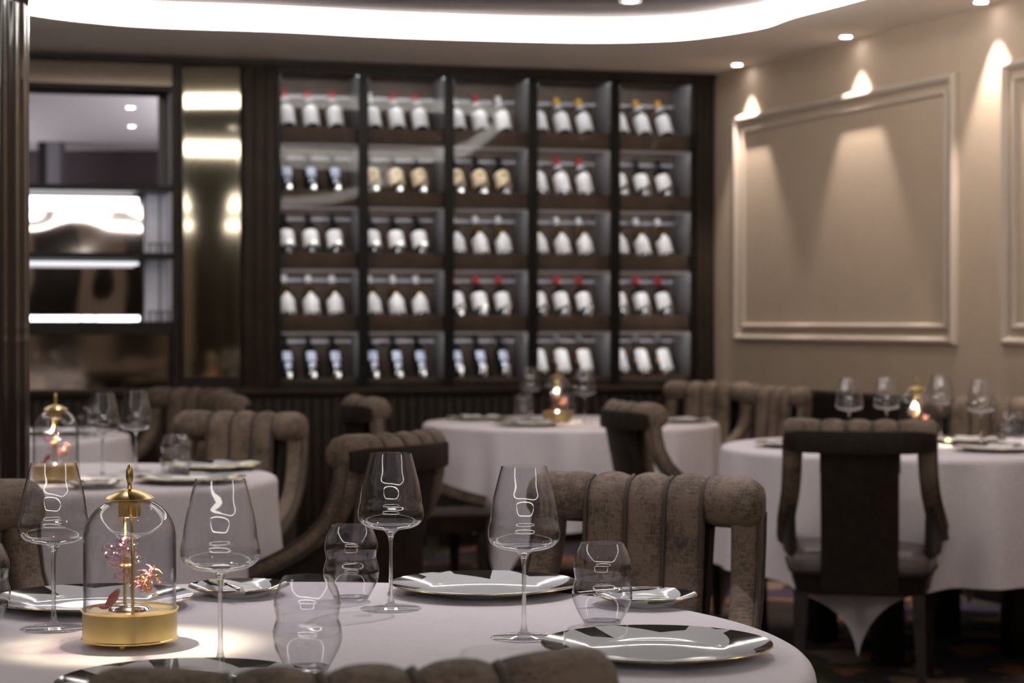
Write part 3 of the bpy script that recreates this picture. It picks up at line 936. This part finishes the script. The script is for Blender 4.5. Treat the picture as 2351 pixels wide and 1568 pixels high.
# ------------------------------------------------------------------ chairs (local +y is the front)
def make_chair():
    t = thing('dining_chair', '', 'chair', group='brown velvet dining chairs')
    # seat cushion, tapered towards the back
    def seat_ring(z, ins):
        pts = []
        n = 10
        w0, w1, y0, y1, rc = 0.225 - ins, 0.262 - ins, -0.235 + ins, 0.255 - ins, 0.055
        for (cx, cy, a0) in ((w1 - rc, y1 - rc, 0), (-w1 + rc, y1 - rc, 90), (-w0 + rc, y0 + rc, 180), (w0 - rc, y0 + rc, 270)):
            for i in range(6):
                a = math.radians(a0 + 90 * i / 5)
                pts.append((cx + rc * math.cos(a), cy + rc * math.sin(a), z))
        return pts
    seat = obj('seat', MB().loft([seat_ring(0.385, 0.012), seat_ring(0.392, 0.002), seat_ring(0.41, 0.0), seat_ring(0.44, 0.0), seat_ring(0.458, 0.01), seat_ring(0.47, 0.035), seat_ring(0.477, 0.09), seat_ring(0.48, 0.16)]), 'seat_leather', t)
    pp = seat_ring(0.40, -0.003)
    obj('piping', MB().tube(pp, 0.004, 6, closed=True), 'leather', seat)
    obj('seat_frame', MB().loft([seat_ring(0.325, 0.02), seat_ring(0.385, 0.006)]), 'dark_wood', t)
    # legs
    for sx in (-1, 1):
        for (x, y, xb, yb) in ((0.215, 0.205, 0.225, 0.215), (0.185, -0.195, 0.2, -0.29)):
            a = 0.021; b = 0.013
            xm_, ym_ = (x + xb) / 2, (y * 0.65 + yb * 0.35)
            rings_ = [[(sx * (cx + dx * s), cy + dy * s, z) for dx, dy in ((-1, -1), (1, -1), (1, 1), (-1, 1))]
                      for cx, cy, z, s in ((xb, yb, 0.0, b), (xm_, ym_, 0.17, 0.017), (x, y, 0.33, a))]
            obj('leg', MB().loft(rings_), 'dark_wood', t, angle=30)
    # back profile path (y, z) of the channelled splat, rolling over the top
    path = [(-0.185, 0.43), (-0.2, 0.52), (-0.215, 0.62), (-0.228, 0.72), (-0.235, 0.79), (-0.238, 0.835), (-0.243, 0.860), (-0.258, 0.879), (-0.284, 0.887),
            (-0.31, 0.879), (-0.326, 0.858), (-0.33, 0.835), (-0.33, 0.805)]

    def rail_y(x): return 0.05 * (x / 0.24) ** 2          # rail ends curve forwards

    def pathn(i):
        a = Vector(path[max(i - 1, 0)]); b = Vector(path[min(i + 1, len(path) - 1)])
        tt = (b - a).normalized()
        return Vector((tt.y, -tt.x))      # outward (front / top / back)

    def channel(xa, xb, i0, bulge, floor_path=None):
        rings_ = []
        n = 8
        for i in range(i0, len(path)):
            p = Vector(path[i]); nn = pathn(i)
            ring = []
            for k in range(n + 1):
                u = k / n * 2 - 1
                x = xa + (xb - xa) * k / n
                h = bulge * (1 - abs(u) ** 2.6)
                ring.append((x, p.x + nn.x * h + rail_y(x), p.y + nn.y * h))
            for k in (n, 0):
                x = xa + (xb - xa) * k / n
                ring.append((x, p.x - nn.x * 0.02 + rail_y(x), p.y - nn.y * 0.02))
            rings_.append(ring)
        return MB().loft(rings_)
    xs_ = (-0.125, -0.0417, 0.0417, 0.125)
    for a, b in zip(xs_[:-1], xs_[1:]):
        obj('back_channel', channel(a, b, 0, 0.012), 'velvet', t, angle=70)
    for sx in (-1, 1):
        a, b = sorted((sx * 0.125, sx * 0.246))
        # closed padded roll for the rail end
        rings_ = []
        n = 10
        loop = [(-0.236, 0.815), (-0.232, 0.84), (-0.236, 0.866), (-0.255, 0.889), (-0.284, 0.899), (-0.312, 0.889), (-0.33, 0.866), (-0.332, 0.835), (-0.328, 0.81), (-0.30, 0.798), (-0.262, 0.798)]
        c0 = Vector((-0.284, 0.85))
        for k in range(n + 1):
            u = k / n
            x = sx * (0.125 + 0.121 * u)
            sc = 1.0 - 0.10 * abs(2 * u - 1) ** 3 - (0.22 if k == n else (0.06 if k == n - 1 else 0))
            rings_.append([(x, c0.x + (Vector(q).x - c0.x) * sc + rail_y(x), c0.y + (Vector(q).y - c0.y) * sc) for q in loop])
        obj('rail_pad', MB().loft(rings_), 'velvet', t, angle=70)
        # swept arm: from the rail end down and forward to the seat front
        apath = [(0.212, -0.25, 0.83), (0.213, -0.245, 0.77), (0.216, -0.23, 0.71), (0.222, -0.2, 0.655), (0.231, -0.155, 0.607), (0.241, -0.095, 0.567),
                 (0.250, -0.025, 0.533), (0.256, 0.05, 0.503), (0.259, 0.13, 0.477), (0.257, 0.205, 0.458)]
        rings_ = []
        pip = []
        pip2 = []
        for i, (x, y, z) in enumerate(apath):
            p0 = Vector(apath[max(i - 1, 0)]); p1 = Vector(apath[min(i + 1, len(apath) - 1)])
            tt = (p1 - p0).normalized()
            nrm = Vector((0, -tt.z, tt.y))     # front / up side
            if nrm.y + nrm.z < 0: nrm = -nrm
            nrm.normalize()
            c = Vector((x, y, z))
            f = i / (len(apath) - 1)
            hw = 0.031 - 0.006 * f
            th = 0.032 - 0.008 * f
            ring = []
            for k in range(14):
                a_ = 2 * PI * k / 14
                ca, sa = math.cos(a_), math.sin(a_)
                e = 0.6
                ring.append(c + Vector((1, 0, 0)) * hw * math.copysign(abs(ca) ** e, ca) + nrm * th * math.copysign(abs(sa) ** e, sa))
            rings_.append([(sx * v.x, v.y, v.z) for v in ring])
            q = c + Vector((1, 0, 0)) * hw * 1.0 + nrm * th * 0.75
            pip.append((sx * q.x, q.y, q.z))
            q = c + Vector((1, 0, 0)) * hw * 1.0 - nrm * th * 0.6
            pip2.append((sx * q.x, q.y, q.z))
        fill = []
        for (x, y, z) in apath[3:]:
            zz = z - 0.012
            fill.append([(sx * (x - 0.018), y, 0.445), (sx * (x + 0.006), y, 0.445), (sx * (x + 0.01), y, zz), (sx * (x - 0.014), y, zz)])
        obj('side_panel', MB().loft(fill), 'leather', t, angle=50)
        arm = obj('arm', MB().loft(rings_), 'velvet', t, angle=70)
        obj('arm_piping', MB().tube(pip, 0.0035, 6), 'piping', arm)
        obj('arm_piping', MB().tube(pip2, 0.0035, 6), 'piping', arm)
    for x in xs_:
        pts = []
        for i in range(len(path)):
            nn = pathn(i); p = Vector(path[i])
            pts.append((x, p.x + nn.x * 0.004 + rail_y(x), p.y + nn.y * 0.004))
        if abs(x) > 0.1: pts = pts[3:]
        obj('back_piping', MB().tube(pts, 0.0045, 6), 'piping', t)
    # outer back: dark leather panel behind the splat and across the rail
    pan = [[(x, y + rail_y(x), z) for x, y in ((-0.124, -0.226), (0.124, -0.226), (0.124, -0.25), (-0.124, -0.25))] for z in (0.345, 0.36)]
    rr = []
    for z, y in ((0.335, -0.235), (0.5, -0.258), (0.7, -0.3), (0.83, -0.325)):
        ring = []
        for k in range(7):
            x = -0.123 + 0.246 * k / 6
            ring.append((x, y - 0.012 + rail_y(x), z))
        for k in range(6, -1, -1):
            x = -0.123 + 0.246 * k / 6
            ring.append((x, y + 0.022 + rail_y(x), z))
        rr.append(ring)
    obj('outer_back', MB().loft(rr), 'leather', t, angle=50)
    rr = []
    for k in range(13):
        x = -0.240 + 0.480 * k / 12
        sc = {0: 0.35, 1: 0.9, 11: 0.9, 12: 0.35}.get(k, 1.0)
        rr.append([(x, -0.322 + (yy + 0.322) * sc + rail_y(x), 0.828 + (zz - 0.828) * (0.6 + 0.4 * sc)) for yy, zz in ((-0.322, 0.79), (-0.346, 0.79), (-0.3475, 0.8), (-0.3475, 0.852), (-0.344, 0.862), (-0.322, 0.862))])
    obj('outer_rail', MB().loft(rr), 'leather', t, angle=50)
    return t


CHAIRS = [((-0.13, 1.80), (-0.255, 0.967), 'dining chair back closest to the viewer at the bottom edge'),
          ((0.29, 4.11), (-0.40, -0.917), 'brown velvet dining chair facing the viewer behind the nearest table'),
          ((-1.17, 3.87), (0.54, -0.84), 'velvet dining chair cut off by the left edge beside the nearest table'),
          ((-0.31, 5.68), (-0.85, 0.52), 'dark dining chair seen from behind, drawn up to the left middle table'),
          ((-0.925, 7.0), (-0.34, -0.94), 'brown velvet dining chair on the far side of the left middle table'),
          ((-1.5, 9.55), (-0.5, -0.86), 'farther of two dining chairs right of the far left table'),
          ((-1.2, 8.7), (-0.93, -0.35), 'nearer of two dining chairs right of the far left table'),
          ((-0.66, 8.5), (0.95, 0.3), 'dim dining chair at the left side of the far table'),
          ((0.44, 7.9), (0.93, 0.3), 'dining chair seen from behind in front of the far table'),
          ((1.06, 10.6), (-0.5, -0.87), 'dining chair behind the far table, closest to the wine cabinets'),
          ((1.33, 9.85), (-0.85, -0.52), 'dining chair beside the far table, closest to the beige wall'),
          ((1.11, 6.4), (0.2, 0.98), 'dark dining chair seen from directly behind at the right table'),
          ((1.98, 8.42), (-0.43, -0.9), 'dining chair on the far side of the right table by the wainscot'),
          ((1.72, 4.93), (0.05, 0.999), 'dark dining chair cut off by the right edge')]
chair0 = make_chair()
for i, ((x, y), (fx, fy), lab) in enumerate(CHAIRS):
    c = chair0 if i == 0 else copy_tree(chair0)
    l = math.hypot(fx, fy); fx /= l; fy /= l
    c.location = (x + fx * 0.285, y + fy * 0.285, 0)
    c.rotation_euler = (0, 0, math.atan2(-fx, fy))
    c['label'] = lab


# ------------------------------------------------------------------ glassware
TZ = 0.7515
BOWL = [(0.0055, 0.1235), (0.011, 0.1255), (0.031, 0.1283), (0.0438, 0.1335), (0.0506, 0.141), (0.0525, 0.1495), (0.0515, 0.159), (0.0495, 0.168), (0.0484, 0.178), (0.0469, 0.1885),
        (0.0445, 0.202), (0.0413, 0.2145), (0.0372, 0.231), (0.0328, 0.2475)]


def smooth_prof(p, sub=4):
    P = [Vector(q) for q in p]
    out = []
    for i in range(len(P) - 1):
        p0 = P[max(i - 1, 0)]; p1 = P[i]; p2 = P[i + 1]; p3 = P[min(i + 2, len(P) - 1)]
        for k in range(sub):
            t = k / sub
            v = 0.5 * ((2 * p1) + (p2 - p0) * t + (2 * p0 - 5 * p1 + 4 * p2 - p3) * t * t + (3 * p1 - p0 - 3 * p2 + p3) * t ** 3)
            out.append((max(v.x, 0.0), v.y))
    out.append(tuple(P[-1]))
    return out


def make_wine_glass():
    t = thing('wine_glass', '', 'wine glass')
    bowl = smooth_prof(BOWL, 3)
    th = 0.0009
    inner = [(max(r - th, 0.0), z + (0.0014 if i < 8 else 0.0)) for i, (r, z) in enumerate(bowl)]
    prof = [(0.0, bowl[0][1])] + bowl + inner[::-1] + [(0.0, inner[0][1])]
    obj('bowl', MB().lathe(prof, 56), 'glass', t, angle=60)
    obj('stem', MB().lathe(smooth_prof([(0.0, 0.0045), (0.011, 0.005), (0.0062, 0.010), (0.0043, 0.018), (0.0034, 0.035), (0.0031, 0.07), (0.0032, 0.095), (0.0038, 0.108), (0.0056, 0.1165), (0.0095, 0.123), (0.014, 0.1262), (0.0, 0.1262)], 3), 24), 'solid_glass', t, angle=60)
    obj('foot', MB().lathe([(0.0, 0.0), (0.047, 0.0), (0.0485, 0.0009), (0.047, 0.0018), (0.03, 0.0026), (0.014, 0.0043), (0.0, 0.0052)], 56), 'solid_glass', t, angle=60)
    return t


TUMB = [(0.0245, 0.0), (0.0275, 0.003), (0.036, 0.018), (0.0435, 0.034), (0.0457, 0.046), (0.0445, 0.056), (0.0418, 0.0655), (0.0412, 0.071), (0.0424, 0.079), (0.0436, 0.0875),
        (0.0425, 0.097), (0.0385, 0.11), (0.0318, 0.1235)]


def make_tumbler():
    t = thing('tumbler', '', 'glass')
    pr = smooth_prof(TUMB, 3)
    th = 0.001
    inner = [(max(r - th - (0.001 if z < 0.006 else 0), 0), max(z, 0.007)) for r, z in pr]
    obj('body', MB().lathe(pr + inner[::-1], 56, axis_cap=False), 'glass', t, angle=60)
    obj('base', MB().lathe([(0.0, 0.0003), (0.0243, 0.0003), (0.0268, 0.003), (0.0288, 0.0068), (0.0, 0.0068)], 48), 'solid_glass', t, angle=50)
    return t


def place(maker, store, x, y, label, group, rot=0.0, z=TZ):
    if maker not in store:
        store[maker] = o = maker()
    else:
        o = copy_tree(store[maker])
    o.location = (x, y, z); o.rotation_euler = (0, 0, rot)
    o['label'] = label
    o['group'] = group
    return o


ST = {}
for (px, py, lab) in ((122, 1447, 'tall empty wine glass left of the brass lamp on the nearest table'),
                      (505, 1532, 'tall empty wine glass right of the brass lamp, closest to the viewer'),
                      (897, 1401, 'tall empty wine glass behind the tumbler in the centre of the nearest table'),
                      (1203, 1468, 'tall empty wine glass left of the patterned right plate')):
    x, y = table_xy(px, py)
    place(make_wine_glass, ST, x, y, lab, 'wine glasses on the nearest table', px * 0.1)
for (px, py, lab) in ((806, 1382, 'curved stemless tumbler beside the central wine glass'),
                      (705, 1545, 'curved stemless tumbler closest to the viewer'),
                      (1383, 1438, 'curved stemless tumbler between the two right plates'),
                      (-48, 1440, 'curved stemless tumbler cut off by the left edge')):
    x, y = table_xy(px, py)
    place(make_tumbler, ST, x, y, lab, 'tumblers on the nearest table', px * 0.1)
for (px, D, lab) in ((235, 5.95, 'left of two blurred wine glasses on the left middle table'), (311, 6.12, 'right of two blurred wine glasses on the left middle table'),
                     (1217, 9.55, 'blurred wine glass left of the lamp on the far table'), (1342, 9.1, 'blurred wine glass right of the lamp on the far table'),
                     (1950, 7.5, 'leftmost of four wine glasses on the right table'), (2036, 7.6, 'second of four wine glasses on the right table, just left of its lamp'),
                     (2160, 7.95, 'third of four wine glasses on the right table, just right of its lamp'), (2253, 7.36, 'rightmost of four wine glasses on the right table'),
                     ):
    place(make_wine_glass, ST, (px - 1175.5) / F * D, D, lab, 'wine glasses on the blurred tables')
for (px, D, lab) in ((403, 5.95, 'blurred tumbler on the left middle table'), (1203, 9.35, 'blurred tumbler left of the far table lamp'), (1300, 9.6, 'blurred tumbler behind the far table lamp'),
                     (2325, 7.45, 'blurred tumbler at the right edge of the right table'), (205, 8.0, 'blurred tumbler on the far left table')):
    place(make_tumbler, ST, (px - 1175.5) / F * D, D, lab, 'tumblers on the blurred tables')


# ------------------------------------------------------------------ plates
def make_plate(r, seg=72):
    t = thing('plate', '', 'plate')
    w = r * 0.62
    prof = [(0.0, 0.0), (w * 0.9, 0.0), (w * 0.95, 0.002), (w, 0.005), (r * 0.8, 0.0095), (r - 0.002, 0.0155), (r - 0.002, 0.0178), (r * 0.8, 0.0122), (w * 1.04, 0.0082), (w * 0.96, 0.0062),
            (w * 0.9, 0.0045), (w * 0.5, 0.004), (0.0, 0.004)]
    b = obj('porcelain', MB().lathe(prof, seg), 'plate', t, angle=60)
    b['plate_radius'] = r
    obj('gold_edge', MB().tube([((r - 0.0018) * math.cos(2 * PI * k / seg), (r - 0.0018) * math.sin(2 * PI * k / seg), 0.0168) for k in range(seg)], 0.0010, 6, closed=True), 'gold_rim', t)
    return t


def make_charger(): return make_plate(0.160)
def make_bread(): return make_plate(0.085, 56)


for (x, y, rot, lab) in ((*table_xy(1508, 1487, 0.762), 0.3, 'large white plate with dark angular rim at the right of the nearest table'),
                         (*table_xy(1113, 1346, 0.762), 1.5, 'large white plate with dark angular rim at the back of the nearest table'),
                         (*table_xy(212, 1379, 0.762), 2.3, 'large white plate behind the brass lamp on the nearest table'),
                         (-0.40, 2.45, 0.0, 'large dark rimmed plate half hidden by the closest chair')):
    place(make_charger, ST, x, y, lab, 'charger plates on the nearest table', rot)
for (px, py, rot, lab) in ((548, 1352, 0.5, 'small bread plate with a knife behind the front wine glass'), (1482, 1373, 2.0, 'small bread plate with a knife behind the right tumbler')):
    x, y = table_xy(px, py, 0.762)
    place(make_bread, ST, x, y, lab, 'bread plates on the nearest table', rot)
far = [((1, -0.93, 6.22), 0), ((1, -0.92, 5.72), 0), ((2, 0.08, 8.85), 0), ((2, -0.15, 9.42), 0), ((2, 0.77, 9.2), 0), ((3, 1.72, 7.62), 0), ((3, 1.05, 7.35), 0), ((3, 1.72, 7.1), 0), ((4, -1.85, 8.2), 0)]
far_lab = ['blurred plate at the back of the left middle table', 'blurred plate at the right edge of the left middle table', 'blurred plate at the front of the far table',
           'blurred plate at the left end of the far table', 'blurred plate at the right end of the far table', 'blurred plate at the back of the right table',
           'blurred plate at the left of the right table', 'blurred plate at the front right of the right table', 'blurred plate on the far left table']
for ((k, x, y), _), lab in zip(far, far_lab):
    place(make_charger, ST, x, y, lab, 'charger plates on the blurred tables', x * 3)
for (x, y, lab) in ((-1.15, 5.52, 'blurred bread plate below the two wine glasses of the left middle table'), (1.30, 7.0, 'blurred bread plate behind the dark chair at the right table')):
    place(make_bread, ST, x, y, lab, 'bread plates on the blurred tables', x * 2)


def make_knife():
    t = thing('butter_knife', '', 'knife')
    bl = [[(-0.007, y, z) for y, z in ((0, 0), (0, 0.0012))] for _ in range(1)]
    obj('blade', MB().loft([[(-w, y, 0), (w, y, 0), (w * 0.8, y, 0.0016), (-w, y, 0.002)] for y, w in ((0.0, 0.005), (0.012, 0.0085), (0.05, 0.0095), (0.075, 0.008), (0.086, 0.003))]), 'knife_steel', t)
    obj('handle', MB().loft([[(w * math.cos(a), y, 0.003 + 0.003 * math.sin(a)) for a in [2 * PI * k / 8 for k in range(8)]] for y, w in ((0.002, 0.004), (-0.03, 0.005), (-0.07, 0.0065), (-0.08, 0.004))]), 'chrome', t)
    return t


x, y = table_xy(520, 1358, 0.762)
o = place(make_knife, ST, x, y, 'steel butter knife across the left bread plate', 'butter knives', 0.45, TZ + 0.0195)
x, y = table_xy(1420, 1372, 0.762)
o = place(make_knife, ST, x, y, 'steel butter knife seen through the right tumbler', 'butter knives', -1.0, TZ + 0.0195)


# ------------------------------------------------------------------ brass dome lamp
def make_lamp():
    t = thing('table_lamp', '', 'lamp')
    for k in range(3):
        a = 2 * PI * k / 3 + 0.5
        obj('foot', MB().sphere((0.05 * math.cos(a), 0.05 * math.sin(a), 0.0045), 0.0045, 10, 6), 'gold', t)
    obj('base', MB().lathe([(0.0, 0.008), (0.064, 0.008), (0.0675, 0.009), (0.0675, 0.011), (0.066, 0.012), (0.066, 0.048), (0.0675, 0.049), (0.0685, 0.052), (0.0665, 0.052), (0.0665, 0.05), (0.0, 0.05)], 64), 'gold', t, angle=35)
    R = 0.0645
    pr = [(R, 0.0505), (R, 0.15)]
    for k in range(1, 13):
        a = PI / 2 * k / 12
        pr.append((0.012 + (R - 0.012) * math.cos(a), 0.15 + 0.056 * math.sin(a)))
    th = 0.0016
    obj('dome', MB().lathe(pr + [(max(r - th, 0.001), z - (th if z > 0.16 else 0)) for r, z in pr[::-1]], 64, axis_cap=False), 'dome_glass', t, angle=60)
    obj('cap', MB().lathe([(0.0, 0.2065), (0.034, 0.2065), (0.0345, 0.2075), (0.03, 0.211), (0.018, 0.217), (0.006, 0.2205), (0.0, 0.221)], 48), 'gold', t, angle=40)
    fin = obj('finial', MB().sphere((0, 0, 0.24), 0.0155, 16, 10, (0.32, 0.62, 1.0)), 'gold', t)
    obj('finial_stem', MB().lathe([(0.0042, 0.219), (0.003, 0.224), (0.0032, 0.235)], 16), 'gold', fin)
    obj('lamp_head', rbox(-0.0135, 0.0135, -0.0135, 0.0135, 0.181, 0.2065, 0.001, 1), 'gold', t)
    obj('lens', MB().lathe([(0.0, 0.1805), (0.009, 0.1805)], 20, axis_cap=False), 'lamp_led', t)
    obj('rod', MB().tube([(-0.008, 0.006, 0.05), (-0.008, 0.006, 0.182)], 0.0023, 8), 'gold', t)
    obj('rod', MB().tube([(0.011, -0.036, 0.05), (0.011, -0.036, 0.13), (0.0095, -0.032, 0.16), (0.006, -0.022, 0.18), (0.002, -0.012, 0.196)], 0.0024, 8), 'gold', t)
    # glass and metal bouquet
    rnd = random.Random(3)
    fl = obj('bouquet_stem', MB().tube([(0.004, 0.0, 0.056), (0.002, 0.0, 0.09), (-0.004, 0.0, 0.125)], 0.0022, 6), 'gold', t)
    obj('bouquet_base', MB().lathe([(0.0, 0.0505), (0.03, 0.0505), (0.026, 0.055), (0.01, 0.058), (0.0, 0.058)], 24), 'chrome', t)
    for k in range(20):
        a = rnd.uniform(0, 2 * PI); rr = rnd.uniform(0.004, 0.025)
        c = (-0.008 + rr * math.cos(a), rr * math.sin(a) * 0.8, 0.118 + rnd.uniform(-0.022, 0.036))
        obj('glass_bead', MB().sphere(c, rnd.uniform(0.006, 0.0105), 14, 9, (1, 1, 0.85)), 'bubble', fl)
    for k in range(5):
        a = 2 * PI * k / 5
        obj('gold_petal', MB().sphere((-0.006 + 0.006 * math.cos(a), 0.006 * math.sin(a), 0.112), 0.0055, 8, 6, (1, 1, 0.5)), 'gold', fl)
    for k in range(44):
        a = rnd.uniform(-0.9, 1.0); s = rnd.uniform(0.006, 0.036)
        c = Vector((0.006 + s * math.cos(a * 0.7), rnd.uniform(-0.014, 0.012), 0.088 + s * math.sin(a) * 0.75))
        dv = Vector((rnd.uniform(-1, 1), rnd.uniform(-1, 1), rnd.uniform(-0.6, 1))).normalized()
        pts = [c, c + dv * 0.006 + Vector((0, 0, 0.002)), c + dv * 0.013]
        obj('blossom_leaf', MB().tube(pts, lambda f: 0.0019 * (1.1 - f), 5), ('petal', 'petal_pink', 'gold')[k % 3], fl)
    for k in range(5):
        obj('glass_drop', MB().sphere((0.016 + 0.004 * k, rnd.uniform(-0.01, 0.01), 0.09 + rnd.uniform(-0.02, 0.022)), 0.005, 10, 7), 'bubble', fl)
    bf = obj('butterfly', MB().sphere((-0.032, -0.02, 0.0565), 0.004, 10, 6, (2.0, 0.8, 0.9)), 'wing', t)
    for sy, tilt in ((-1, 0.5), (1, 0.2)):
        w = [(-0.032, -0.02, 0.058), (-0.024, -0.02 + sy * 0.004, 0.074), (-0.014, -0.02 + sy * 0.008, 0.082), (-0.011, -0.02 + sy * 0.008, 0.078), (-0.014, -0.02 + sy * 0.005, 0.066), (-0.022, -0.02, 0.057)]
        w2 = [(p[0], p[1] + 0.0008, p[2]) for p in w]
        obj('wing', MB().loft([w, w2]), 'wing', bf)
    for sy in (-1, 1):
        obj('feeler', MB().tube([(-0.038, -0.02, 0.057), (-0.046, -0.02 + sy * 0.004, 0.058), (-0.052, -0.02 + sy * 0.007, 0.054)], 0.0008, 5), 'wing', bf)
    return t


lamp0 = make_lamp()
lamps = [((297 - 1175.5) / F * 2.82, 2.82, 'brass table lamp with glass dome and beaded bouquet on the nearest table'),
         ((127 - 1175.5) / F * 5.72, 5.72, 'blurred brass dome lamp on the left middle table'),
         ((1280 - 1175.5) / F * 9.15, 9.15, 'blurred brass dome lamp on the far table'),
         ((2105 - 1175.5) / F * 7.44, 7.44, 'blurred brass dome lamp on the right table'),
         (-2.2, 8.1, 'brass dome lamp on the far left table behind the column')]
for i, (x, y, lab) in enumerate(lamps):
    o = lamp0 if i == 0 else copy_tree(lamp0)
    o.location = (x, y, TZ); o['label'] = lab; o['group'] = 'brass dome table lamps'
for i, (x, y, lab) in enumerate(lamps):
    lamp_light('lamp_beam', 'SPOT', (x, y, TZ + 0.1795), LAMP_POWER, (1.0, 0.9, 0.58), None, (0, 0, 0), spot_size=math.radians(104), spot_blend=0.5, shadow_soft_size=0.006)
